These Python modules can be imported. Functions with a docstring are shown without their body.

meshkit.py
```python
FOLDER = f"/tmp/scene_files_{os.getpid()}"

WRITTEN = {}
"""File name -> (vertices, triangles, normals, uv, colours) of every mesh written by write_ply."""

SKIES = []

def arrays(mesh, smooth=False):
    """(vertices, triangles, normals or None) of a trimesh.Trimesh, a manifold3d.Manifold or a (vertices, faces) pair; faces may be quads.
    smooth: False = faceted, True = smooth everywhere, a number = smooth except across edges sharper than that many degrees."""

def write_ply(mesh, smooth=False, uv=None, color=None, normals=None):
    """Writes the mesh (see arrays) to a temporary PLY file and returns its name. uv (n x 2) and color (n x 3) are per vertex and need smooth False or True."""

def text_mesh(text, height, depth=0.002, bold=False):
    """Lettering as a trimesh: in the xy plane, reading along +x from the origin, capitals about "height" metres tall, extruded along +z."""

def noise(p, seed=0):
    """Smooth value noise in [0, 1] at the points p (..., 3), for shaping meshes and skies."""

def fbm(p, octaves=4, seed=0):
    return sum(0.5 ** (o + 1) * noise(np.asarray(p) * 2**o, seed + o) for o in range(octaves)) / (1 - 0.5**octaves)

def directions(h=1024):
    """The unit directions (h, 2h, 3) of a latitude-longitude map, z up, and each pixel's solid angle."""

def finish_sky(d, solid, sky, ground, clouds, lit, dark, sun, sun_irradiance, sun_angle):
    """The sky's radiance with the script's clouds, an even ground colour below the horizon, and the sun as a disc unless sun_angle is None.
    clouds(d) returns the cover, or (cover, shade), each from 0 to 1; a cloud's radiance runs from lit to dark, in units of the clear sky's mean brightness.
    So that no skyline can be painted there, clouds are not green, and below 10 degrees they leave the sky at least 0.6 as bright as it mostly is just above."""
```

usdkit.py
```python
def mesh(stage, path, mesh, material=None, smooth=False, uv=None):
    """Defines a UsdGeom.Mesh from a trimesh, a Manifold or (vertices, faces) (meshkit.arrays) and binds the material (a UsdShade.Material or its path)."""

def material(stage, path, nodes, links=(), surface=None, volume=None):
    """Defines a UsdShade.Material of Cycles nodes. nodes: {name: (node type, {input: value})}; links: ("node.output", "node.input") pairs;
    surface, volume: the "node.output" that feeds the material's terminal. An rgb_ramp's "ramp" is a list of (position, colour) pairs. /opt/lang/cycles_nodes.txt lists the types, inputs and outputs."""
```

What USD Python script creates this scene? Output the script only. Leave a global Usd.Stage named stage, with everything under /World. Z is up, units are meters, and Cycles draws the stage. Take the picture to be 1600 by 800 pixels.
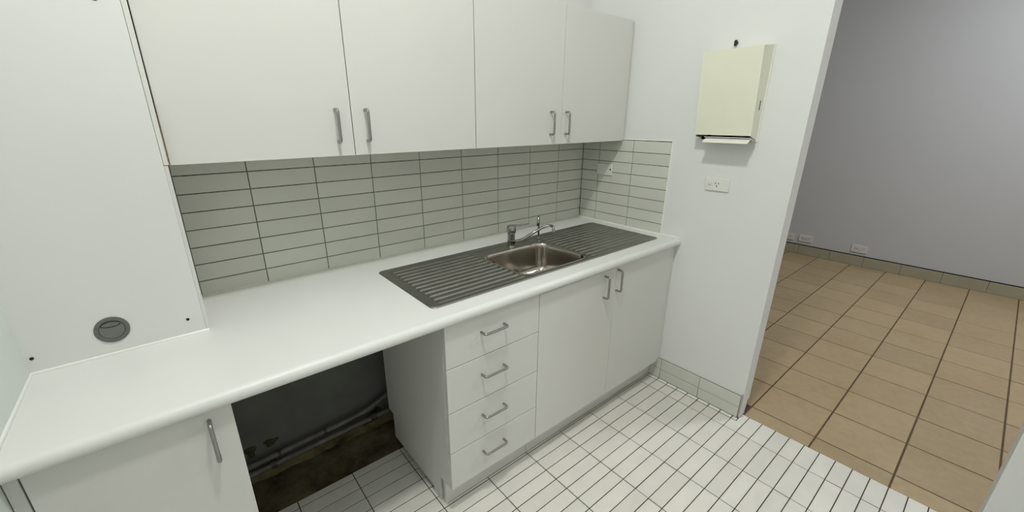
import math, random
import numpy as np, trimesh, manifold3d as m3, usdkit
from shapely.geometry import Polygon, box as sbox
from pxr import Usd, UsdGeom, UsdLux, Gf, Sdf, UsdShade

random.seed(7); rng = np.random.default_rng(7)
stage = Usd.Stage.CreateInMemory()
UsdGeom.SetStageUpAxis(stage, UsdGeom.Tokens.z); UsdGeom.SetStageMetersPerUnit(stage, 1.0)
W = UsdGeom.Xform.Define(stage, '/World'); stage.SetDefaultPrim(W.GetPrim())
UsdGeom.Scope.Define(stage, '/World/Looks')

# ------------------------------------------------------------------ camera, light, exposure
F, CX, CY = 642.595, 781.246, 407.616                      # in pixels of the 1600 x 800 frame
EYE = (-2.146, -1.8019, 1.5299)
R = np.array([[0.77810, -0.62816, -0.0007], [-0.2066, -0.2548, -0.9447], [0.5932, 0.7352, -0.3280]])
u_, s_, v_ = np.linalg.svd(R); R = u_ @ v_
cam = UsdGeom.Camera.Define(stage, '/World/camera')
cam.CreateHorizontalApertureAttr(36.0); cam.CreateVerticalApertureAttr(18.0)
cam.CreateFocalLengthAttr(36.0 * F / 1600)
cam.CreateHorizontalApertureOffsetAttr((800 - CX) / 1600 * 36); cam.CreateVerticalApertureOffsetAttr((CY - 400) / 1600 * 36)
cam.CreateClippingRangeAttr(Gf.Vec2f(0.02, 60))
cam.AddTransformOp().Set(Gf.Matrix4d(*[*R[0], 0], *[*(-R[1]), 0], *[*(-R[2]), 0], *EYE, 1))
cam.CreateExposureAttr(0.10)
KITCHEN_LAMP = dict(at=(-1.72, -1.36, 3.28), r=0.115, strength=205.0)    # round ceiling light in the kitchenette
ROOM_LAMP = dict(at=(2.1, -2.4, 3.28), r=0.25, strength=70.0)         # round ceiling light of the next room

# ------------------------------------------------------------------ materials
def plain(name, col, rough=.5, spec=.5, metal=0., noise=.03, scale=6., bump=0., bscale=200., coat=0.):
    c = np.array(col)
    n = {'p': ('principled_bsdf', dict(roughness=rough, metallic=metal, specular_ior_level=spec, coat_weight=coat)),
         'tc': ('geometry', {}), 'n': ('noise_texture', dict(scale=scale, detail=3.)),
         'r': ('rgb_ramp', dict(ramp=[(.3, tuple(c * (1 - noise))), (.7, tuple(np.minimum(c * (1 + noise), .98)))]))}
    l = [('tc.position', 'n.vector'), ('n.fac', 'r.fac'), ('r.color', 'p.base_color')]
    if bump:
        n['n2'] = ('noise_texture', dict(scale=bscale, detail=2.)); n['b'] = ('bump', dict(strength=bump, distance=.001))
        l += [('tc.position', 'n2.vector'), ('n2.fac', 'b.height'), ('b.normal', 'p.normal')]
    return usdkit.material(stage, '/World/Looks/' + name, n, l, surface='p.BSDF')

M = {}
M['laminate'] = plain('white_laminate', (.715, .715, .68), .42, .4, noise=.012, scale=3)
M['laminate_edge'] = plain('laminate_edge', (.735, .735, .695), .4, noise=.02)
M['bench'] = plain('bench_laminate', (.76, .775, .74), .38, .45, noise=.015, scale=4)
M['paint'] = plain('wall_paint', (.80, .81, .79), .6, .3, noise=.012, scale=2, bump=.06, bscale=160)
M['paint_left'] = plain('wall_paint_left', (.76, .82, .785), .6, .3, noise=.012, scale=2, bump=.06, bscale=160)
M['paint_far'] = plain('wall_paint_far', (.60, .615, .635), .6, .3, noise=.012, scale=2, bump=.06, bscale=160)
M['paint_front'] = plain('wall_paint_front', (.84, .84, .82), .6, .3, noise=.012, scale=2)
M['box'] = plain('duct_panel_paint', (.76, .77, .745), .5, .35, noise=.015, scale=3)
M['ceiling'] = plain('ceiling_paint', (.90, .90, .89), .8, .2, noise=.01)
for i, k in enumerate((.97, 1., 1.03)):
    M['tile%d' % i] = plain('grey_wall_tile_%d' % i, np.array((.66, .675, .605)) * k, .30, .45, noise=.03, scale=5)
    M['ftile%d' % i] = plain('white_floor_tile_%d' % i, np.array((.76, .745, .685)) * k, .42, .4, noise=.035, scale=9)
M['sliver'] = plain('white_cut_tile', (.90, .89, .84), .4, noise=.03)
M['grout'] = plain('dark_wall_grout', (.155, .155, .135), .9, .2, noise=.15, scale=30)
M['fgrout'] = plain('dark_floor_grout', (.075, .07, .055), .9, .2, noise=.2, scale=30)
M['bgrout'] = plain('brown_floor_grout', (.115, .085, .05), .9, .2, noise=.2, scale=30)
def beige(name, k):
    n = {'p': ('principled_bsdf', dict(roughness=.45, specular_ior_level=.4)), 'g': ('geometry', {}),
         'n': ('noise_texture', dict(scale=3.2, detail=6., roughness=.6)), 'n2': ('noise_texture', dict(scale=26., detail=4.)),
         'r': ('rgb_ramp', dict(ramp=[(.25, tuple(np.array((.41, .305, .175)) * k)), (.5, tuple(np.array((.44, .34, .20)) * k)), (.75, tuple(np.array((.465, .35, .225)) * k))])),
         'r2': ('rgb_ramp', dict(ramp=[(.3, (.90, .90, .90)), (.7, (1., 1., 1.))])),
         'm': ('mix', dict(mix_type='multiply', fac=1.))}
    return usdkit.material(stage, '/World/Looks/' + name, n, [('g.position', 'n.vector'), ('g.position', 'n2.vector'), ('n.fac', 'r.fac'), ('n2.fac', 'r2.fac'),
                           ('r.color', 'm.color1'), ('r2.color', 'm.color2'), ('m.color', 'p.base_color')], surface='p.BSDF')
for i, k in enumerate((.95, 1., 1.05)):
    M['beige%d' % i] = beige('beige_floor_tile_%d' % i, k)
M['skirt_far'] = plain('beige_skirting_tile', (.40, .38, .28), .4, noise=.05, scale=8)
M['dark'] = plain('dark_gap', (.02, .02, .017), .9, .1, noise=.1)
M['steel'] = plain('satin_steel', (.31, .305, .28), .36, .5, metal=1., noise=.04, scale=14)
M['bowl'] = plain('bowl_steel', (.62, .585, .54), .15, .5, metal=1., noise=.05, scale=9)
M['chrome'] = plain('chrome', (.40, .40, .385), .09, .5, metal=1., noise=.01)
M['handle'] = plain('brushed_handle_metal', (.36, .36, .345), .30, .5, metal=1., noise=.03, scale=60)
M['black'] = plain('black_plastic', (.012, .012, .012), .4, .4, noise=.05)
M['grey_plastic'] = plain('grey_plastic', (.165, .17, .155), .45, .4, noise=.03)
M['grey_plastic_dark'] = plain('grey_plastic_ring', (.135, .14, .125), .45, .4, noise=.03)
M['white_plastic'] = plain('white_plastic', (.80, .80, .76), .3, .5, noise=.01)
M['far_plastic'] = plain('aged_white_plastic', (.72, .70, .68), .35, .5, noise=.01)
M['cream'] = plain('cream_enamel', (.84, .85, .69), .32, .5, noise=.02, scale=5)
M['cream_edge'] = plain('cream_enamel_side', (.66, .66, .57), .35, .5, noise=.02)
M['paper'] = plain('paper', (.80, .80, .73), .9, .1, noise=.02)
M['sealant'] = plain('white_sealant', (.86, .865, .82), .35, .5, noise=.02)
M['sealant_grey'] = plain('aged_sealant', (.60, .60, .52), .4, .4, noise=.05)
M['chip'] = plain('raw_chipboard', (.30, .19, .11), .9, .1, noise=.25, scale=160)
M['pipe'] = plain('painted_pipe', (.17, .16, .135), .5, .4, noise=.25, scale=22)
M['brass'] = plain('tarnished_fitting', (.10, .09, .07), .5, .4, metal=.5, noise=.3, scale=40)
M['trim_metal'] = plain('tile_trim', (.50, .45, .45), .35, .5, metal=.4, noise=.03)
def stained(name, a, b, c, scale):
    n = {'p': ('principled_bsdf', dict(roughness=.9, specular_ior_level=.15)), 'g': ('geometry', {}),
         'n': ('noise_texture', dict(scale=scale, detail=8., roughness=.65)),
         'r': ('rgb_ramp', dict(ramp=[(.3, a), (.5, b), (.68, c)])), 'b': ('bump', dict(strength=.5, distance=.004))}
    return usdkit.material(stage, '/World/Looks/' + name, n, [('g.position', 'n.vector'), ('n.fac', 'r.fac'), ('r.color', 'p.base_color'), ('n.fac', 'b.height'), ('b.normal', 'p.normal')], surface='p.BSDF')
M['board'] = plain('shade_darkened_board', (.155, .16, .145), .8, .2, noise=.12, scale=5)  # bay shade is put into this dark base colour
M['slab'] = stained('stained_concrete', (.03, .024, .014), (.13, .105, .06), (.20, .17, .105), 7.)
M['plinth'] = stained('crumbling_mortar', (.05, .04, .02), (.19, .155, .08), (.27, .23, .135), 9.)
M['stain'] = stained('mould_stain', (.03, .03, .02), (.07, .065, .04), (.12, .11, .07), 30.)
def emit(name, col, k):
    return usdkit.material(stage, '/World/Looks/' + name, {'e': ('emission', dict(color=col, strength=k))}, surface='e.emission')

# ------------------------------------------------------------------ helpers
taken = {}
def free(parent, name):
    k = taken.get((parent, name), 0); taken[(parent, name)] = k + 1
    return f'{parent}/{name}' + (f'_{k:03d}' if k else '')
def where(parent):
    return '/World' if parent is None else (parent if isinstance(parent, str) else str(parent.GetPath()))
def tag(p, label=None, cat=None, group=None, kind=None):
    for k, v in (('label', label), ('category', cat), ('group', group), ('kind', kind)):
        if v: p.SetCustomDataByKey(k, v)
    return p
def thing(name, label=None, cat=None, loc=(0, 0, 0), rotz=0, group=None, kind=None, parent=None):
    x = UsdGeom.Xform.Define(stage, free(where(parent), name))
    x.AddTranslateOp().Set(Gf.Vec3d(*map(float, loc)))
    if rotz: x.AddRotateZOp().Set(float(rotz))
    p = x.GetPrim(); ORI[str(p.GetPath())] = np.array(loc, float)
    return tag(p, label, cat, group, kind)
ORI = {}
def obj(name, mesh, mat, parent=None, smooth=False, label=None, cat=None, group=None, kind=None):
    """one mesh; vertices are given in world coordinates and moved into the parent thing's frame"""
    w = where(parent); q = w; off = np.zeros(3)
    while q != '/World':
        off += ORI.get(q, 0); q = q.rsplit('/', 1)[0]
    if hasattr(mesh, 'to_mesh'):
        t = mesh.to_mesh(); mesh = trimesh.Trimesh(t.vert_properties[:, :3], t.tri_verts, process=False)
    if np.any(off):
        mesh = mesh.copy(); mesh.apply_translation(-off)
    m = usdkit.mesh(stage, free(w, name), mesh, M[mat] if isinstance(mat, str) else mat, smooth=smooth)
    return tag(m.GetPrim(), label, cat, group, kind)
def cbox(x0, x1, y0, y1, z0, z1, b=.0015):
    x0, x1 = sorted((x0, x1)); y0, y1 = sorted((y0, y1)); z0, z1 = sorted((z0, z1))
    b = min(b, .45 * min(x1 - x0, y1 - y0, z1 - z0))
    if b <= 0: return trimesh.creation.box(bounds=[(x0, y0, z0), (x1, y1, z1)])
    P = []
    for sx in (0, 1):
        for sy in (0, 1):
            for sz in (0, 1):
                c = np.array([(x0, x1)[sx], (y0, y1)[sy], (z0, z1)[sz]]); d = np.array([1 - 2 * sx, 1 - 2 * sy, 1 - 2 * sz]) * b
                for a in range(3):
                    q = c + d; q[a] = c[a]; P.append(q)
    return trimesh.Trimesh(P).convex_hull
def cut_box(x0, x1, y0, y1, z0, z1):
    return m3.Manifold.cube([x1 - x0, y1 - y0, z1 - z0]).translate([x0, y0, z0])
def man(t): return m3.Manifold(m3.Mesh(np.asarray(t.vertices, np.float32), np.asarray(t.faces, np.uint32)))
def tri(m): t = m.to_mesh(); return trimesh.Trimesh(t.vert_properties[:, :3], t.tri_verts, process=False)
def cat_(*ms): return trimesh.util.concatenate(list(ms))
def slab_tile(axis, side, c0, c1, d0, d1, base, h, b=.0012):
    """a tile on a plane: rectangle c0..c1 x d0..d1 in the plane, standing h proud of base; axis is the normal; 18 triangles"""
    lo, hi = base, base + side * h
    P = [(c0, d0, lo), (c1, d0, lo), (c1, d1, lo), (c0, d1, lo),
         (c0, d0, hi - side * b), (c1, d0, hi - side * b), (c1, d1, hi - side * b), (c0, d1, hi - side * b),
         (c0 + b, d0 + b, hi), (c1 - b, d0 + b, hi), (c1 - b, d1 - b, hi), (c0 + b, d1 - b, hi)]
    Fq = []
    for r in (0, 4):
        for i in range(4):
            j = (i + 1) % 4; Fq += [(r + i, r + j, r + 4 + j), (r + i, r + 4 + j, r + 4 + i)]
    Fq += [(8, 9, 10), (8, 10, 11)]
    P, Fq = np.array(P), np.array(Fq)
    order = {'z': (0, 1, 2), 'y': (0, 2, 1), 'x': (2, 0, 1)}[axis]
    P = P[:, order]
    m = trimesh.Trimesh(P, Fq, process=False)
    n = m.face_normals[-1]['xyz'.index(axis)]
    if n * side < 0: m.faces = m.faces[:, ::-1]
    return m
def tube(path, r, n=12, caps=True):
    P = np.array(path, float); T = np.gradient(P, axis=0); T /= np.linalg.norm(T, axis=1)[:, None]
    r = np.broadcast_to(r, len(P)); a = np.array([0, 0, 1.]) if abs(T[0][2]) < .9 else np.array([1., 0, 0])
    u = np.cross(T[0], a); u /= np.linalg.norm(u); V = []
    for p, t, q in zip(P, T, r):
        u = u - t * (u @ t); u /= np.linalg.norm(u); w = np.cross(t, u)
        V += [p + q * (math.cos(k) * u + math.sin(k) * w) for k in np.arange(n) * 2 * math.pi / n]
    Fc = []
    for i in range(len(P) - 1):
        for k in range(n):
            a, b = i * n + k, i * n + (k + 1) % n; Fc += [(a, b, b + n), (a, b + n, a + n)]
    if caps:
        V += [P[0], P[-1]]; L = len(V)
        for k in range(n):
            Fc += [(L - 2, (k + 1) % n, k), (L - 1, (len(P) - 1) * n + k, (len(P) - 1) * n + (k + 1) % n)]
    m = trimesh.Trimesh(V, Fc, process=False); m.fix_normals(); return m
def rounded_path(pts, rad, n=6):
    P = [np.array(p, float) for p in pts]; out = [P[0]]
    for a, b, c in zip(P, P[1:], P[2:]):
        d1, d2 = a - b, c - b; l1, l2 = np.linalg.norm(d1), np.linalg.norm(d2); q = min(rad, .48 * l1, .48 * l2)
        s, e = b + d1 / l1 * q, b + d2 / l2 * q
        for t in np.linspace(0, 1, n): out.append((1 - t) ** 2 * s + 2 * t * (1 - t) * b + t * t * e)
    out.append(P[-1]); return np.array(out)
def lathe(prof, at, n=32):
    m = trimesh.creation.revolve(np.array(prof), sections=n); m.apply_translation(at); m.fix_normals(); return m
def disc_on(axis, c, r, h, n=24, b=.0):
    """short cylinder whose axis is x/y/z, from c outwards along +h (h may be negative)"""
    s = 1 if h > 0 else -1; h = abs(h)
    pr = [(0, 0), (r, 0), (r, h - b), (r - b, h), (0, h)] if b else [(0, 0), (r, 0), (r, h), (0, h)]
    m = trimesh.creation.revolve(np.array(pr), sections=n)
    if s < 0: m.apply_transform(trimesh.transformations.rotation_matrix(math.pi, [1, 0, 0]))
    if axis == 'x': m.apply_transform(trimesh.transformations.rotation_matrix(math.pi / 2, [0, 1, 0]))
    if axis == 'y': m.apply_transform(trimesh.transformations.rotation_matrix(-math.pi / 2, [1, 0, 0]))
    m.apply_translation(c); m.fix_normals(); return m
def D_handle(axis, c, length, y_face, out=.029, r=.0050):
    """bent-rod handle on a front whose face is y = y_face, centred at (x, z) = c, along z or x"""
    h = length / 2; yo = y_face - out
    if axis == 'z': pts = [(c[0], y_face, c[1] + h), (c[0], yo, c[1] + h), (c[0], yo, c[1] - h), (c[0], y_face, c[1] - h)]
    else: pts = [(c[0] - h, y_face, c[1]), (c[0] - h, yo, c[1]), (c[0] + h, yo, c[1]), (c[0] + h, y_face, c[1])]
    return tube(rounded_path(pts, .011, 6), r, 12)
def strip_x(x0, x1, prof):
    """extrude a (y, z) profile along x"""
    P = Polygon(prof); m = trimesh.creation.extrude_polygon(P, x1 - x0)
    v = m.vertices.copy(); m.vertices = np.stack([v[:, 2] + x0, v[:, 0], v[:, 1]], 1); m.fix_normals(); return m
def project(p):
    q = R @ (np.array(p) - EYE)
    return (CX + F * q[0] / q[2], CY + F * q[1] / q[2]) if q[2] > .05 else None
def area_seen(c):
    P = [project(p) for p in c]
    if any(p is None for p in P): return 0
    return sbox(0, 0, 1600, 800).intersection(Polygon(P)).area if Polygon(P).is_valid else 0

# ------------------------------------------------------------------ measures (metres, from the photograph)
XL, YF, ZC = -2.5216, -3.0, 3.28               # left wall, wall behind the camera, ceiling
WT = .094                                      # thickness of the right wall
YD0, YD1, ZD = -1.195, -2.047, 2.12            # doorway in the right wall
XFAR = 3.553
TW, TH, TX0, TZ0 = .2384, .0641, -.2345, .959  # wall tiles: pitch and a joint crossing
FW, FH, FX0, FY0 = .2336, .0632, -.8234, -.7257
BW, BX0, BY0 = .2998, .1534, -1.5008
BENCH = .90; YFRONT = -.7146; BENCHB = .8625

# ------------------------------------------------------------------ the room
wbk = thing('wall_back', kind='structure')
obj('wall_body', cbox(XL - .1, .0, 0, .1, -.06, ZC, 0), 'paint', wbk)
obj('shade_board', cbox(-2.133, -1.30, -.006, -.0005, .03, .855, .002), 'board', wbk, label='dark grey board inside the open bay, its colour darkened to deepen the shade there')  # dark colour stands in for the deep shade on the bay wall
obj('wall_left', cbox(XL - .1, XL, YF - .1, 0, -.06, ZC, 0), 'paint_left', kind='structure')
obj('wall_front', cbox(XL - .1, 0, YF - .1, YF, -.06, ZC, 0), 'paint_front', kind='structure')
wr = thing('wall_right', kind='structure')
shell = cut_box(0, WT, -4.7, 2.0, -.06, ZC) - cut_box(-.1, .3, YD1, YD0, -.1, ZD)
# broken plaster at the foot of the door jamb
notch = man(trimesh.convex.convex_hull(np.array([(.062, YD0 - .02, -.1), (.2, YD0 - .02, -.1), (.2, YD0 + .05, -.1), (.062, YD0 + .035, -.1), (.074, YD0 - .02, .085), (.2, YD0 - .02, .115), (.2, YD0 + .05, .10), (.08, YD0 + .025, .07)])))
obj('wall_body', shell - notch, 'paint', wr)
obj('broken_plaster', trimesh.convex.convex_hull(np.array([(.060, YD0 + .030, -.003), (.0935, YD0 + .048, -.003), (.0935, YD0 + .002, -.003), (.066, YD0 + .002, -.003), (.0935, YD0 + .004, .100), (.0935, YD0 + .045, .094), (.080, YD0 + .025, .066), (.078, YD0 + .004, .075)])), 'stain', wr, label='dark broken plaster at the foot of the jamb')
for n, b in (('wall_far', cbox(XFAR, XFAR + .1, -4.7, 2.0, -.06, ZC, 0)), ('wall_far_side', cbox(WT, XFAR, 2.0, 2.1, -.06, ZC, 0)),
             ('wall_near_side', cbox(WT, XFAR, -4.8, -4.7, -.06, ZC, 0))):
    obj(n, b, 'paint_far', kind='structure')
obj('ceiling', cbox(XL - .1, XFAR + .1, -4.8, 2.1, ZC, ZC + .1, 0), 'ceiling', kind='structure')

# kitchenette floor: grout bed, white tiles, bare slab under the bench
TOPZ = 0.0
fl = thing('floor', kind='structure')
obj('grout_bed', cbox(XL, .046, YF, -.2445, -.06, -.0025, 0), 'fgrout', fl)
obj('bare_slab', cbox(XL, .0, -.2445, 0, -.06, -.004, 0), 'slab', fl)
obj('mortar_ridge', (lambda: (lambda m: (setattr(m, 'vertices', m.vertices + np.stack([0 * m.vertices[:, 0], .004 * np.sin(m.vertices[:, 0] * 41) * (m.vertices[:, 1] < -.02), .005 * np.sin(m.vertices[:, 0] * 37 + 1) * (m.vertices[:, 2] > .02) + .002 * np.sin(m.vertices[:, 0] * 131)], 1)), m)[1])(
    (lambda b: trimesh.Trimesh(*trimesh.remesh.subdivide_to_size(b.vertices, b.faces, .03), process=True))(cbox(-2.128, -1.40, -.034, -.007, -.004, .048, .006))))(), 'plinth', fl, smooth=40)
G = .0036
from shapely.ops import unary_union
laid = unary_union([sbox(-2.134, -.6505, -1.4985, -.2445), sbox(XL, YD0, -.0345, -.6505), sbox(XL, YD1, .046, YD0), sbox(XL, YF, -.0345, YD1)]).buffer(0)
cands = []
for i in range(-8, 5):
    for j in range(-9, 38):
        q = sbox(FX0 + i * FW, FY0 - (j + 1) * FH, FX0 + (i + 1) * FW, FY0 - j * FH).intersection(laid)
        for g in getattr(q, 'geoms', [q]):
            if g.geom_type != 'Polygon' or g.area < 4e-5: continue
            g = g.buffer(-G / 2, join_style='mitre')
            if g.is_empty or g.geom_type != 'Polygon': continue
            x0, y0, x1, y1 = g.bounds
            cands.append((area_seen([(x0, y0, 0), (x1, y0, 0), (x1, y1, 0), (x0, y1, 0)]), g, (i, j)))
cands.sort(key=lambda c: (-c[0], c[2]))
rest = []
for k, (a, g, ij) in enumerate(cands):
    dz = rng.normal(0, .0004); x0, y0, x1, y1 = g.bounds
    if abs(g.area - (x1 - x0) * (y1 - y0)) < 1e-6: m = slab_tile('z', 1, x0, x1, y0, y1, -.006, .006 + dz)
    else: m = trimesh.creation.extrude_polygon(g, .006 + dz); m.apply_translation([0, 0, -.006])
    if k < 300 and a > 0: obj('floor_tile', m, 'ftile%d' % rng.integers(3), fl)
    else: rest.append(m)
obj('distant_tiles', cat_(*rest), 'ftile1', fl, kind='stuff')
# bright cut slivers along the skirting, standing on edge a little
for k in range(-1, 9):
    y1 = min(-.662 - k * .0632 - .003, -.653); y0 = max(-.662 - (k + 1) * .0632 + .002, YD0 + .002)
    if y1 - y0 < .006: continue
    m = slab_tile('z', 1, -.0315, -.0125, y0, y1, -.004, .0065 + rng.uniform(0, .001))
    obj('cut_tile', m, 'sliver', fl)

# next room's floor: beige tiles
fb = thing('floor', kind='structure')
obj('grout_bed', cat_(cbox(WT, XFAR, -4.7, 2.0, -.06, -.0025, 0), cbox(.0465, WT, YD1, YD0, -.06, -.0025, 0)), 'bgrout', fb)
cands = []
for i in range(-1, 13):
    x0, x1 = BX0 + i * BW, BX0 + (i + 1) * BW
    for j in range(-13, 11):
        y1, y0 = BY0 - j * BW, BY0 - (j + 1) * BW
        y0, y1 = max(y0, -4.7), min(y1, 2.0)
        if y1 - y0 < .03: continue
        a0, a1 = x0, min(x1, XFAR - .004)
        if i == -1:
            a0 = .047; y0, y1 = max(y0, YD1), min(y1, YD0)
            if y1 - y0 < .02: continue
        if a1 - a0 < .02: continue
        cands.append((area_seen([(a0, y0, 0), (a1, y0, 0), (a1, y1, 0), (a0, y1, 0)]), a0, a1, y0, y1))
cands.sort(key=lambda c: -c[0]); rest = []
for k, (a, x0, x1, y0, y1) in enumerate(cands):
    g = .007
    m = slab_tile('z', 1, x0 + g / 2 * (x0 > .05), x1 - g / 2, y0 + g / 2, y1 - g / 2, -.006, .006 + rng.normal(0, .0003), .0015)
    if k < 300 and a > 0: obj('floor_tile', m, 'beige%d' % rng.integers(3), fb)
    else: rest.append(m)
if rest: obj('distant_tiles', cat_(*rest), 'beige1', fb, kind='stuff')

# splashback tiles on the back wall and the right wall (rows 0..7 from the bench up; the top row is cut)
T = .008
sp = thing('splashback', kind='structure'); sp.SetCustomDataByKey('kind', 'structure')
obj('grout_bed', cbox(-2.1275, 0, -.0045, 0, BENCH, 1.412, 0), 'grout', sp)
obj('grout_bed', cbox(-.0045, 0, -.609, -.0045, BENCH, 1.412, 0), 'grout', sp)
rows = []
for j in range(0, 8):
    z0, z1 = TZ0 + (j - 1) * TH, TZ0 + j * TH
    rows.append((max(z0, BENCH + .004), min(z1, 1.4125)))
for c in range(-9, 2):
    x0, x1 = TX0 + (c - 1) * TW, TX0 + c * TW
    x0, x1 = max(x0, -2.1275), min(x1, -T)
    if x1 - x0 < .01: continue
    for z0, z1 in rows:
        obj('tile', slab_tile('y', -1, x0 + .0015, x1 - .0015, z0 + .0015, z1 - .0015, 0, T + rng.normal(0, .0003)), 'tile%d' % rng.integers(3), sp)
ye = [-T, -.1394, -.1394 - TW, -.609]
for a, b in zip(ye, ye[1:]):
    for z0, z1 in rows:
        m = slab_tile('x', -1, b + .0015, a - .0015, z0 + .0015, z1 - .0015, 0, T + rng.normal(0, .0003))
        obj('tile', m, 'tile%d' % rng.integers(3), sp)
# skirting tiles: right wall of the kitchenette and the far wall
bs = thing('baseboard_right', kind='structure')
obj('grout_bed', cbox(-.0045, 0, YD0 + .008, -.60, -.004, .134, 0), 'grout', bs)
for a, b in ((-.60, -.7276), (-.7276, -.966), (-.966, YD0 + .008)):
    for z0, z1 in ((.0, .066), (.066, .1345)):
        obj('tile', slab_tile('x', -1, b + .0012, a - .0012, z0 + .0012, z1 - .0012, 0, .0095), 'tile%d' % rng.integers(3), bs)
bf = thing('baseboard_far', kind='structure')
for k in range(22):
    y1 = 2.0 - k * .3; y0 = max(y1 - .3, -4.7)
    obj('tile', slab_tile('x', -1, y0 + .0012, y1 - .0012, .001, .108, XFAR, .009), 'skirt_far', bf)
obj('shadow_joint', cbox(XFAR - .0075, XFAR, -4.7, 2.0, .108, .1165, 0), 'dark', bf)
# metal strip on the end of the skirting, sealant lines
obj('trim_1', tube(rounded_path([(-.0085, YD0 + .0035, .150), (-.0085, YD0 + .0035, .001), (.03, YD0 - .006, .001)], .02, 5), .0035, 8), 'trim_metal', smooth=40, kind='structure')
obj('trim_2', strip_x(-2.1275, -T, [(-T, BENCH), (-T, BENCH + .007), (-T - .003, BENCH + .003), (-T - .008, BENCH)]), 'sealant_grey', kind='structure')
obj('trim_3', tube([(-T - .002, -T, BENCH + .002), (-T - .002, -.62, BENCH + .002), (-.002, -.63, BENCH + .002), (-.002, -.728, BENCH + .002)], .006, 8), 'sealant', smooth=40, kind='structure')
obj('trim_4', tube([(XL + .001, -.735, BENCH + .001), (XL + .001, -.3285, BENCH + .001), (-2.134, -.3285, BENCH + .001)], .0058, 8), 'sealant', smooth=40, kind='structure')
obj('trim_5', tube([(-.002, -.3, 1.4125), (-.002, -.6105, 1.4125), (-.002, -.6105, BENCH + .003)], .0045, 8), 'sealant', smooth=40, kind='structure')

# ------------------------------------------------------------------ boxed duct standing on the bench end (left)
YB = -.3267
dx = thing('boxed_duct', 'white boxed-in duct standing on the left end of the worktop, with a grey cable cap', 'duct box', (-2.33, -.16, BENCH))
hole = m3.Manifold.cylinder(.1, .034, circular_segments=48).rotate([90, 0, 0]).translate([-2.3468, YB + .05, .9735])
obj('front_panel', cut_box(XL, -2.1411, YB, YB + .016, BENCH, ZC) - hole, 'box', dx)
obj('side_panel', cut_box(-2.1408, -2.1315, YB + .001, 0, BENCH, 1.406), 'laminate', dx)
gx, gz = -2.3468, .9735
gr = obj('cable_cap', (lambda: (lambda m: (m.apply_translation([gx, YB, gz]), m)[1])((lambda m: (m.apply_transform(trimesh.transformations.rotation_matrix(math.pi / 2, [1, 0, 0])), m)[1])(
    trimesh.creation.revolve(np.array([(.0275, -.012), (.0335, -.012), (.0335, 0), (.0375, 0), (.0375, .0025), (.0355, .004), (.029, .004), (.0275, .0028), (.0275, -.012)]), sections=48))))(), 'grey_plastic_dark', dx, smooth=40, label='round grey plastic cable cap')
obj('cap_lid', disc_on('y', (gx, YB + .004, gz), .0272, -.0062, 40, .001), 'grey_plastic', gr, smooth=40)
# finger slot of the lid: lens-shaped opening, framed
th_ = np.linspace(0, math.pi, 15)
arc = [(gx + .0205 * math.cos(t), gz + .0155 + .0085 * math.sin(t)) for t in th_]
low = [(gx + .0205 * math.cos(t), gz + .0155 - .0065 * math.sin(t)) for t in th_[::-1][1:-1]]
loop = [(x, YB - .0024, z) for x, z in arc + low]; loop.append(loop[0])
obj('finger_slot', tube(loop, .0011, 6, False), 'black', gr)
for sx, sz in ((-2.5089, .9443), (-2.1796, .9507), (-2.1874, 1.800)):
    obj('screw_cap', disc_on('y', (sx, YB + .002, sz), .0042 if sz < 1.2 else .0065, -.0042, 16, .001), 'black', dx, smooth=40)

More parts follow.
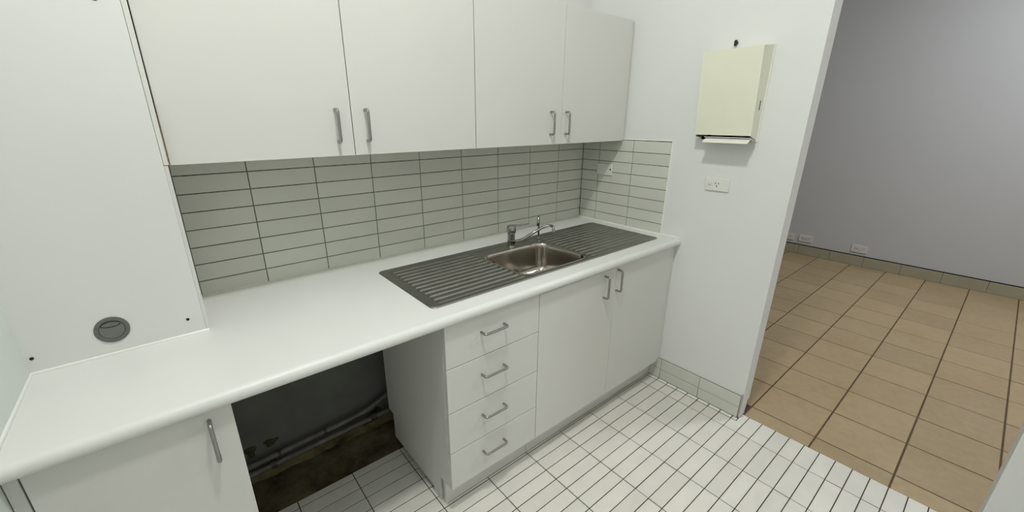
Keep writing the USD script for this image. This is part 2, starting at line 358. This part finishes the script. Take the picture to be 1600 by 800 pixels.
# ------------------------------------------------------------------ overhead cupboards
UZ, UT, UY = 1.4055, 2.0225, -.3124
def overhead(name, label, x0, xm, x1, handles, left_end):
    t = thing(name, label, 'cupboard', ((x0 + x1) / 2, -.15, UZ))
    s = .016
    c = [cbox(x0, x0 + s, UY + .018, -.009, UZ + .002, UT - .002, 0), cbox(x1 - s, x1, UY + .018, -.009, UZ + .002, UT - .002, 0),
         cbox(x0 + s, x1 - s, UY + .018, -.009, UZ + .002, UZ + .018, 0), cbox(x0 + s, x1 - s, UY + .018, -.009, UT - .018, UT - .002, 0), cbox(x0 + s, x1 - s, -.020, -.009, UZ + .018, UT - .018, 0)]
    obj('carcass', cat_(*c), 'laminate', t)
    for (a, b), hx in zip(((x0, xm), (xm, x1)), handles):
        d = obj('door', cbox(a + .0012, b - .0012, UY, UY + .0165, UZ, UT, .0012), 'laminate', t)
        obj('handle', D_handle('z', (hx, 1.506), .104, UY), 'handle', d, smooth=50, label='satin metal bow handle')
    return t
U1 = overhead('overhead_cupboard', 'white two-door overhead cupboard on the left, beside the boxed duct', -2.1268, -1.6007, -1.0750, (-1.6555, -1.5525), True)
U2 = overhead('overhead_cupboard', 'white two-door overhead cupboard on the right, above the sink', -1.0730, -.5484, -.0285, (-.6285, -.5215), False)
ep = obj('end_panel', cbox(-2.1405, -2.1285, YB + .0005, -.001, UZ + .002, UT + .01, .0012), 'laminate_edge', U1)
obj('chipped_edge', trimesh.convex.convex_hull(np.array([(-2.1292, YB - .0003, 1.42), (-2.1270, YB - .0003, 1.41), (-2.1270, YB - .0003, 1.565), (-2.1292, YB + .004, 1.42), (-2.1268, YB + .006, 1.41), (-2.1268, YB + .006, 1.565)])), 'chip', U1, label='chipped edge showing brown chipboard')
obj('filler_strip', cbox(-.0265, -.0045, UY + .010, UY + .026, UZ + .003, UT, .001), 'laminate', U2)

# ------------------------------------------------------------------ worktop
nose = [(-.735 + .020 - .020 * math.sin(a), BENCH - .020 + .020 * math.cos(a)) for a in np.linspace(0, math.pi / 2, 9)]
nose2 = [(-.735 + .014 - .014 * math.cos(a), BENCHB + .014 - .014 * math.sin(a)) for a in np.linspace(0, math.pi / 2, 6)]
prof = [(0, BENCH)] + nose + nose2 + [(0, BENCHB)]
top = man(strip_x(XL, 0, prof))
top = top - cut_box(-1.485, -.115, -.625, -.205, .8, 1.0)
obj('worktop', top, 'bench', smooth=25, label='long white laminate worktop with rounded front edge running under the overhead cupboards', cat='worktop')

# ------------------------------------------------------------------ base units
def front(parent, kind, x0, x1, z0, z1, hpos, haxis):
    d = obj(kind, cbox(x0, x1, YFRONT, YFRONT + .017, z0, z1, .0012), 'laminate', parent)
    obj('handle', D_handle(haxis, hpos, .108, YFRONT), 'handle', d, smooth=50, label='satin metal bow handle')
    return d
YC = YFRONT + .0185
bl = thing('base_cupboard', 'white single-door base cupboard under the left end of the worktop, beside the open bay', 'cupboard', (-2.32, -.36, 0))
obj('carcass', cat_(cbox(-2.4955, -2.4795, YC, -.02, .13, BENCHB, 0), cbox(-2.150, -2.134, YC, -.02, .13, BENCHB, 0), cbox(-2.150, -2.134, -.622, -.02, 0, .13, 0), cbox(-2.4795, -2.150, YC, -.02, .13, .146, 0), cbox(-2.4795, -2.150, -.036, -.02, .146, BENCHB, 0)), 'laminate', bl)
front(bl, 'door', -2.4935, -2.1335, .132, .8595, (-2.184, .777), 'z')
obj('filler_strip', cbox(-2.5200, -2.4980, YC - .012, YC + .004, .0, BENCHB, .001), 'laminate', bl)
obj('kickboard', cbox(-2.4955, -2.150, -.652, -.636, 0, .13, .001), 'laminate', bl)

du = thing('drawer_unit', 'white four-drawer unit between the open bay and the sink cupboard', 'drawers', (-1.288, -.36, 0))
sp_ = cut_box(-1.514, -1.498, YC, -.138, .030, BENCHB) - cut_box(-1.6, -1.4, -1, -.622, 0, .1305)
sp_ = sp_ - cut_box(-1.6, -1.4, -.188, -.1, 0, .168)
sp_ = sp_ + cut_box(-1.514, -1.498, -.6219, -.565, .0, .031)
obj('side_panel', sp_, 'laminate', du, label='side panel facing the open bay')
obj('carcass', cat_(cbox(-1.0775, -1.062, YC, -.03, .1305, BENCHB, 0), cbox(-1.498, -1.0775, YC, -.206, .131, .147, 0), cbox(-1.498, -1.0775, -.206, -.190, .131, BENCHB, 0), cbox(-1.498, -1.0775, YC, YC + .06, BENCHB - .016, BENCHB, 0)), 'laminate', du)
for z0, z1, hz in ((.6862, .8600, .7875), (.4962, .6838, .606), (.3102, .4938, .4195), (.1320, .3078, .2385)):
    front(du, 'drawer', -1.5125, -1.0625, z0, z1, (-1.3045, hz), 'x')
obj('kickboard', cbox(-1.508, -1.062, -.652, -.636, 0, .129, .001), 'laminate', du)

sc = thing('sink_cupboard', 'white two-door base cupboard under the sink beside the right wall', 'cupboard', (-.54, -.36, 0))
obj('carcass', cat_(cbox(-1.0605, -1.045, YC, -.02, .1305, BENCHB, 0), cbox(-.059, -.0435, YC, -.02, .1305, BENCHB, 0), cbox(-1.045, -.059, YC, -.02, .131, .147, 0), cbox(-1.045, -.059, -.036, -.02, .147, BENCHB, 0)), 'laminate', sc)
front(sc, 'door', -1.0600, -.5490, .1320, .8545, (-.6370, .776), 'z')
front(sc, 'door', -.5465, -.0435, .1320, .8605, (-.5395, .787), 'z')
obj('filler_strip', cbox(-.0405, -.002, YC - .010, YC + .006, .1345, BENCHB, .001), 'laminate', sc)
obj('kickboard', cbox(-1.0605, -.0105, -.652, -.636, 0, .129, .001), 'laminate', sc)

# ------------------------------------------------------------------ sink: pressed steel top with two ribbed drainers
SX0, SX1, SY0, SY1 = -1.5155, -.0850, -.6475, -.1755
BX0_, BX1_, BY0_, BY1_ = -1.052, -.645, -.618, -.300
sk = thing('sink', 'inset stainless steel sink with ribbed drainer either side of its bowl', 'sink', (-.80, -.41, BENCH))
def sstep(a, b, x): t = np.clip((x - a) / (b - a), 0, 1); return t * t * (3 - 2 * t)
def sd_rr(x, y, x0, x1, y0, y1, r):
    qx = np.abs(x - (x0 + x1) / 2) - (x1 - x0) / 2 + r; qy = np.abs(y - (y0 + y1) / 2) - (y1 - y0) / 2 + r
    return np.hypot(np.maximum(qx, 0), np.maximum(qy, 0)) + np.minimum(np.maximum(qx, qy), 0) - r
def height(x, y):
    e = -sd_rr(x, y, SX0, SX1, SY0, SY1, .022)                       # distance in from the outer edge
    h = .0012 + .0035 * sstep(0, .005, e) - .0012 * sstep(.008, .018, e)
    for dx0, dx1, rx0, rx1 in ((SX0 + .030, -1.062, SX0 + .048, -1.068), (-.628, SX1 - .030, -.618, SX1 - .048)):
        d = -sd_rr(x, y, dx0, dx1, SY0 + .022, SY1 - .022, .03)
        h = h - .0030 * sstep(0, .012, d)
        for k in range(12):
            yk = -.2245 - .0352 * k
            dist = np.hypot(np.maximum(np.maximum(rx0 - x, x - rx1), 0), y - yk)
            h = h + .0052 * np.sqrt(np.clip(1 - (dist / .0095) ** 2, 0, 1)) * (dist < .0095)
    return h + .0022 * sstep(-.232, -.222, y) * sstep(-1.066, -1.056, x) * (1 - sstep(-.632, -.622, x)) * sstep(.014, .022, e)
xs = np.unique(np.concatenate([np.linspace(SX0, SX1, 150), SX0 + np.array([.002, .004, .006, .009, .013, .017]), SX1 - np.array([.002, .004, .006, .009, .013, .017])]))
ys = np.unique(np.concatenate([np.arange(SY0, SY1, .0022), [SY1]]))
gx_, gy_ = np.meshgrid(xs, ys, indexing='ij'); hz = height(gx_, gy_) + BENCH
nx, ny = gx_.shape; V = np.concatenate([np.stack([gx_, gy_, hz], -1).reshape(-1, 3), np.stack([gx_, gy_, hz * 0 + BENCH + .0003], -1).reshape(-1, 3)])
I = np.arange(nx * ny).reshape(nx, ny); a, b, c, d = I[:-1, :-1].ravel(), I[1:, :-1].ravel(), I[1:, 1:].ravel(), I[:-1, 1:].ravel()
Fc = [np.stack([a, b, c], 1), np.stack([a, c, d], 1)]; o = nx * ny
Fc += [np.stack([a, c, b], 1) + o, np.stack([a, d, c], 1) + o]
for e in (I[:, 0], I[-1, :], I[::-1, -1], I[0, ::-1]):
    p, q = e[:-1], e[1:]; Fc += [np.stack([p, p + o, q + o], 1), np.stack([p, q + o, q], 1)]
deck = m3.Manifold(m3.Mesh(V.astype(np.float32), np.concatenate(Fc).astype(np.uint32)))
def rr(x0, x1, y0, y1, r, n=10):
    out = []
    for cx, cy, a0 in ((x1 - r, y1 - r, 0), (x0 + r, y1 - r, 90), (x0 + r, y0 + r, 180), (x1 - r, y0 + r, 270)):
        out += [(cx + r * math.cos(math.radians(a0 + t)), cy + r * math.sin(math.radians(a0 + t))) for t in np.linspace(0, 90, n)]
    return np.array(out)
def prism(loop, z0, z1):
    m = trimesh.creation.extrude_polygon(Polygon(loop), z1 - z0); m.apply_translation([0, 0, z0]); return man(m)
deck = (deck ^ prism(rr(SX0, SX1, SY0, SY1, .022), .8, 1.0)) - prism(rr(BX0_, BX1_, BY0_, BY1_, .06), .8, 1.0)
obj('drainer_top', deck, 'steel', sk, smooth=35)
# bowl: loops going down
loops = []
def ring(off, z, r): loops.append(np.column_stack([rr(BX0_ - off, BX1_ + off, BY0_ - off, BY1_ + off, max(r + off, .02)), np.full(40, z)]))
zt = BENCH + .0036
for off, z in ((.006, zt + .0002), (.003, zt + .0016), (.0, zt + .0010), (-.004, zt - .003), (-.006, zt - .009)): ring(off, z, .06)
for t in np.linspace(.15, 1, 6): ring(-.006 - .012 * t, zt - .009 - .105 * t, .06)
for t in np.linspace(12, 90, 8):
    s_, c_ = math.sin(math.radians(t)), math.cos(math.radians(t)); ring(-.018 - .035 * (1 - c_), zt - .114 - .035 * s_, .06)
last = loops[-1]; cen = np.array([(BX0_ + BX1_) / 2, (BY0_ + BY1_) / 2, zt - .1535])
for k in (.75, .5, .22): loops.append(cen + (last - [0, 0, last[0][2]] - [cen[0], cen[1], 0]) * k + [0, 0, .004 * k])
Vb = np.concatenate(loops); n = 40; Fb = []
for i in range(len(loops) - 1):
    for k in range(n):
        a, b = i * n + k, i * n + (k + 1) % n; Fb += [(a, b + n, b), (a, a + n, b + n)]
Vb = np.vstack([Vb, cen - [0, 0, .001]]); L = len(Vb) - 1; i = len(loops) - 1
Fb += [(i * n + k, L, i * n + (k + 1) % n) for k in range(n)]
bowl = trimesh.Trimesh(Vb, Fb, process=False)
obj('bowl', bowl, 'bowl', sk, smooth=True)
dr = obj('waste_ring', lathe([(.018, 0), (.036, .0), (.040, .002), (.036, .0045), (.024, .002), (.018, .0015), (.018, 0)], cen, 32), 'chrome', sk, smooth=40)
obj('waste_hole', disc_on('z', cen + [0, 0, .0003], .019, .0012, 24), 'dark', dr)
for px, py in ((-1.046, -.392), (-.655, -.588)):
    obj('rim_dot', disc_on('z', (px, py, zt - .010), .0085, .0125, 14, .002), 'black', sk, smooth=40)  # two small black discs on the bowl rim

# ------------------------------------------------------------------ taps
ZS = BENCH + .0035
mt = thing('mixer_tap', 'chrome lever mixer tap with a long rising spout, on the rim behind the sink bowl', 'tap', (-.825, -.255, ZS))
tx, ty = -.825, -.257
obj('body', lathe([(0, 0), (.023, 0), (.023, .004), (.0195, .009), (.0190, .070), (.0225, .074), (.0237, .080), (.0237, .104), (.0205, .111), (0, .1125)], (tx, ty, ZS), 32), 'chrome', mt, smooth=40)
lev = [(tx + .006, ty, ZS + .108), (tx + .035, ty - .018, ZS + .109), (tx + .070, ty - .037, ZS + .114), (tx + .082, ty - .043, ZS + .117)]
lm = tube(lev, [.0075, .0058, .0045, .0040], 12); lm.vertices[:, 2] = (lm.vertices[:, 2] - ZS - .110) * .75 + ZS + .110
obj('lever', lm, 'chrome', mt, smooth=50)
spt = rounded_path([(tx + .010, ty - .006, .929), (-.775, -.277, .930), (-.702, -.297, .967), (-.655, -.322, .995), (-.628, -.345, 1.001), (-.640, -.374, .999), (-.641, -.378, .974)], .022, 6)
obj('spout', tube(spt, .0075, 14), 'chrome', mt, smooth=50)
obj('spout_collar', lathe([(.0193, 0), (.0215, .002), (.0215, .018), (.0193, .020)], (tx, ty, .919), 32), 'chrome', mt, smooth=40)
ft = thing('filter_tap', 'slim chrome swan-neck filtered water tap with black tip, right of the mixer', 'tap', (-.652, -.281, ZS))
fx, fy = -.652, -.278
obj('base', lathe([(0, 0), (.012, 0), (.012, .003), (.0085, .006), (.0085, .022), (.0055, .026), (0, .026)], (fx, fy, ZS), 24), 'chrome', ft, smooth=40)
hook = [(fx, fy, ZS + .02), (fx, fy, 1.022)] + [(fx - .0145 * (1 - math.cos(t)), fy - .012 * (1 - math.cos(t)), 1.022 + .0225 * math.sin(t)) for t in np.linspace(.2, math.pi, 12)] + [(fx - .0295, fy - .0245, 1.012)]
obj('neck', tube(hook, .0055, 12), 'chrome', ft, smooth=60)
obj('tip', tube([(fx - .0292, fy - .0242, 1.014), (fx - .0298, fy - .0248, .999)], .0058, 12), 'black', ft, smooth=40)

# ------------------------------------------------------------------ paper towel dispenser on the right wall
pd = thing('towel_dispenser', 'cream metal paper towel dispenser hung on the right wall', 'dispenser', (-.05, -.885, 1.43))
ya, yb = -.757, -1.013
outer = np.array([(0, 1.827), (-.1035, 1.8155), (-.0690, 1.4530), (-.0600, 1.4490), (-.0, 1.4290)])    # (x, z) side outline
side = Polygon(outer); body = trimesh.creation.extrude_polygon(side, ya - yb)
v = body.vertices.copy(); body.vertices = np.stack([v[:, 0], v[:, 2] + yb, v[:, 1]], 1); body.fix_normals()
inner = Polygon(np.array([(-.004, 1.40), (-.004, 1.80), (-.090, 1.80), (-.0640, 1.40)])); ib = trimesh.creation.extrude_polygon(inner, (ya - yb) - .008)
v = ib.vertices.copy(); ib.vertices = np.stack([v[:, 0], v[:, 2] + yb + .004, v[:, 1]], 1); ib.fix_normals()
obj('cover', man(body) - man(ib), 'cream', pd)
obj('back_plate', cbox(-.004, -.0005, yb - .007, ya + .002, 1.424, 1.829, .001), 'white_plastic', pd)
obj('lock', cat_(cbox(-.0385, -.0315, yb - .0008, yb + .002, 1.562, 1.602, .0005)), 'black', pd, label='dark key slot')
obj('tray', cbox(-.0660, -.012, yb + .004, ya - .045, 1.4415, 1.4455, .001), 'cream_edge', pd)
obj('tray_gap', cbox(-.060, -.020, ya - .058, ya - .002, 1.4445, 1.4520, .001), 'black', pd)
obj('hinge_pin', disc_on('x', (-.020, yb - .0005, 1.432), .0055, -.045, 12, .001), 'chrome', pd, smooth=40)
pt = []
for k, t in enumerate(np.linspace(0, 1, 7)):
    pt.append((-.045 - .052 * t, 1.4395 - .004 * t - .016 * t * t))
P1 = [(x, z) for x, z in pt]; P2 = [(x, z + .0012) for x, z in pt[::-1]]
tw = trimesh.creation.extrude_polygon(Polygon(P1 + P2), .204)
v = tw.vertices.copy(); tw.vertices = np.stack([v[:, 0], v[:, 2] - 1.0145, v[:, 1] - .012 * (0.204 - v[:, 2]) / .204 * 0], 1); tw.fix_normals()
obj('paper_towel', tw, 'paper', smooth=30, label='white paper towel poking out below the cream dispenser', cat='paper towel')
hk = obj('wall_plug', cat_(disc_on('x', (0, -.853, 1.850), .0075, -.012, 14, .002), cbox(-.014, -.004, -.8585, -.8475, 1.838, 1.862, .002)), 'black', label='small black wall plug above the paper towel dispenser', cat='wall plug')

# ------------------------------------------------------------------ power points
def outlet(name, label, x, yc, zc, w=.117, h=.072, mat='white_plastic', double=False, group=None):
    t = thing(name, label, 'power point', (x, yc, zc), group=group)
    obj('plate', cbox(x - .009, x, yc - w / 2, yc + w / 2, zc - h / 2, zc + h / 2, .0032), mat, t)
    socks = ((-.0,),) if not double else ((-.030,), (.030,))
    for (o,) in socks:
        yo = yc - o
        for dy, dz, an in ((.0075, .006, 30), (-.0075, .006, -30), (0, -.008, 0)):
            m = cbox(-.0005, .0005, -.0012, .0012, -.0048, .0048, 0); m.apply_transform(trimesh.transformations.rotation_matrix(math.radians(an), [1, 0, 0])); m.apply_translation([x - .0093, yo + dy, zc + dz])
            obj('pin_slot', m, 'dark', t)
    sw = (.034,) if not double else (.010, -.010)
    for o in sw:
        r = obj('switch', cbox(x - .0150, x - .008, yc + o - (.0085 if not double else .005), yc + o + (.0085 if not double else .005), zc - .0065 + .004, zc + .0085 + .002, .002), mat, t)
    obj('screw_cap', disc_on('x', (x - .0085, yc - .040, zc + .001), .0042, -.0016, 14, .0005), mat, t, smooth=40)
    return t
outlet('power_point', 'white single power point on the right wall below the paper towel dispenser', 0, -.876, 1.2155, .117, .066)
sp2 = thing('switch_plate', 'white switch plate on the splashback tiles in the corner above the sink', 'switch', (-.008, -.192, 1.23))
obj('plate', cbox(-.017, -.0078, -.2485, -.1355, 1.1955, 1.2645, .003), 'white_plastic', sp2)
obj('switch', disc_on('x', (-.0165, -.2365, 1.2325), .0048, -.0022, 14, .0006), 'black', sp2, smooth=40)
outlet('power_point', 'white double power point low on the far wall, partly hidden by the door jamb', XFAR, -.262, .190, .135, .078, 'far_plastic', True)
outlet('power_point', 'white double power point low on the far wall, next to the half-hidden one', XFAR, -.442, .193, .135, .078, 'far_plastic', True)
outlet('power_point', 'white double power point low on the far wall, standing apart to the right', XFAR, -.937, .187, .135, .078, 'far_plastic', True)

# ------------------------------------------------------------------ open bay: pipes along the wall
p1 = thing('water_pipe', 'upper grey water pipe in the open bay, bending up at its right end', 'pipe', (-1.83, -.045, .11))
obj('pipe_run', tube(rounded_path([(-2.131, -.047, .107), (-1.95, -.047, .116), (-1.68, -.047, .130), (-1.60, -.047, .138), (-1.49, -.047, .178), (-1.40, -.047, .21)], .08, 8), .012, 14), 'pipe', p1, smooth=50)
for bx in (-2.0, -1.80):
    obj('pipe_clip', tube([(bx - .007, -.047, .1135 + (bx + 2) * .052), (bx + .007, -.047, .1140 + (bx + 2) * .052)], .0145, 14), 'brass', p1, smooth=40)
p2 = thing('water_pipe', 'lower grey water pipe along the wall in the open bay, with a dark coupling', 'pipe', (-1.83, -.05, .075))
obj('pipe_run', tube([(-2.131, -.052, .066), (-1.9, -.052, .076), (-1.7, -.052, .083), (-1.40, -.052, .088)], .0125, 14), 'pipe', p2, smooth=50)
for bx, w in ((-1.565, .018), (-2.03, .012)):
    obj('coupling', tube([(bx - w, -.052, .0815 + (bx + 1.8) * .03), (bx + w, -.052, .0815 + (bx + 1.8) * .03)], .019, 14), 'brass', p2, smooth=40)
for kx, kz, sx_, sz_ in ((-2.02, .158, .026, .020), (-1.475 - .06, .06, .03, .04), (-2.10, .15, .02, .03)):
    aa = np.linspace(0, 2 * math.pi, 22, endpoint=False); rr_ = 1 + .22 * np.sin(3 * aa + kx * 9) + .12 * np.sin(5 * aa)
    st = trimesh.creation.extrude_polygon(Polygon(np.column_stack([kx + sx_ * rr_ * np.cos(aa), kz + sz_ * rr_ * np.sin(aa)])), .0016)
    v = st.vertices.copy(); st.vertices = np.stack([np.clip(v[:, 0], -2.13, -1.4), -v[:, 2] - .0058, v[:, 1]], 1); st.fix_normals()
    obj('mould_patch', st, 'stain', None, label=('dark mould patch on the wall above the upper pipe clip' if kx == -2.02 else 'dark mould patch at the right end of the bay wall' if kx > -1.6 else 'dark mould patch at the left end of the bay wall'), cat='stain')

# ------------------------------------------------------------------ ceiling lights (out of the frame)
def ceiling_light(label, at, r, strength, col):
    t = thing('ceiling_light', label, 'lamp', at)
    obj('base', disc_on('z', (at[0], at[1], at[2]), r + .015, -.03, 40, .004), 'white_plastic', t, smooth=40)
    pr = [(0.0001, -.075)] + [(r * math.sin(a), -.03 - .045 * math.cos(a)) for a in np.linspace(.15, math.pi / 2, 9)]
    obj('diffuser', lathe(pr[::-1], at, 40), emit('lamp_glow_%d' % len(M), col, strength), t, smooth=True)
    M['x%d' % len(M)] = None
ceiling_light('round white ceiling light of the kitchenette', KITCHEN_LAMP['at'], KITCHEN_LAMP['r'], KITCHEN_LAMP['strength'], (1., .99, .965))
ceiling_light('round white ceiling light of the next room', ROOM_LAMP['at'], ROOM_LAMP['r'], ROOM_LAMP['strength'], (.97, .98, 1.))
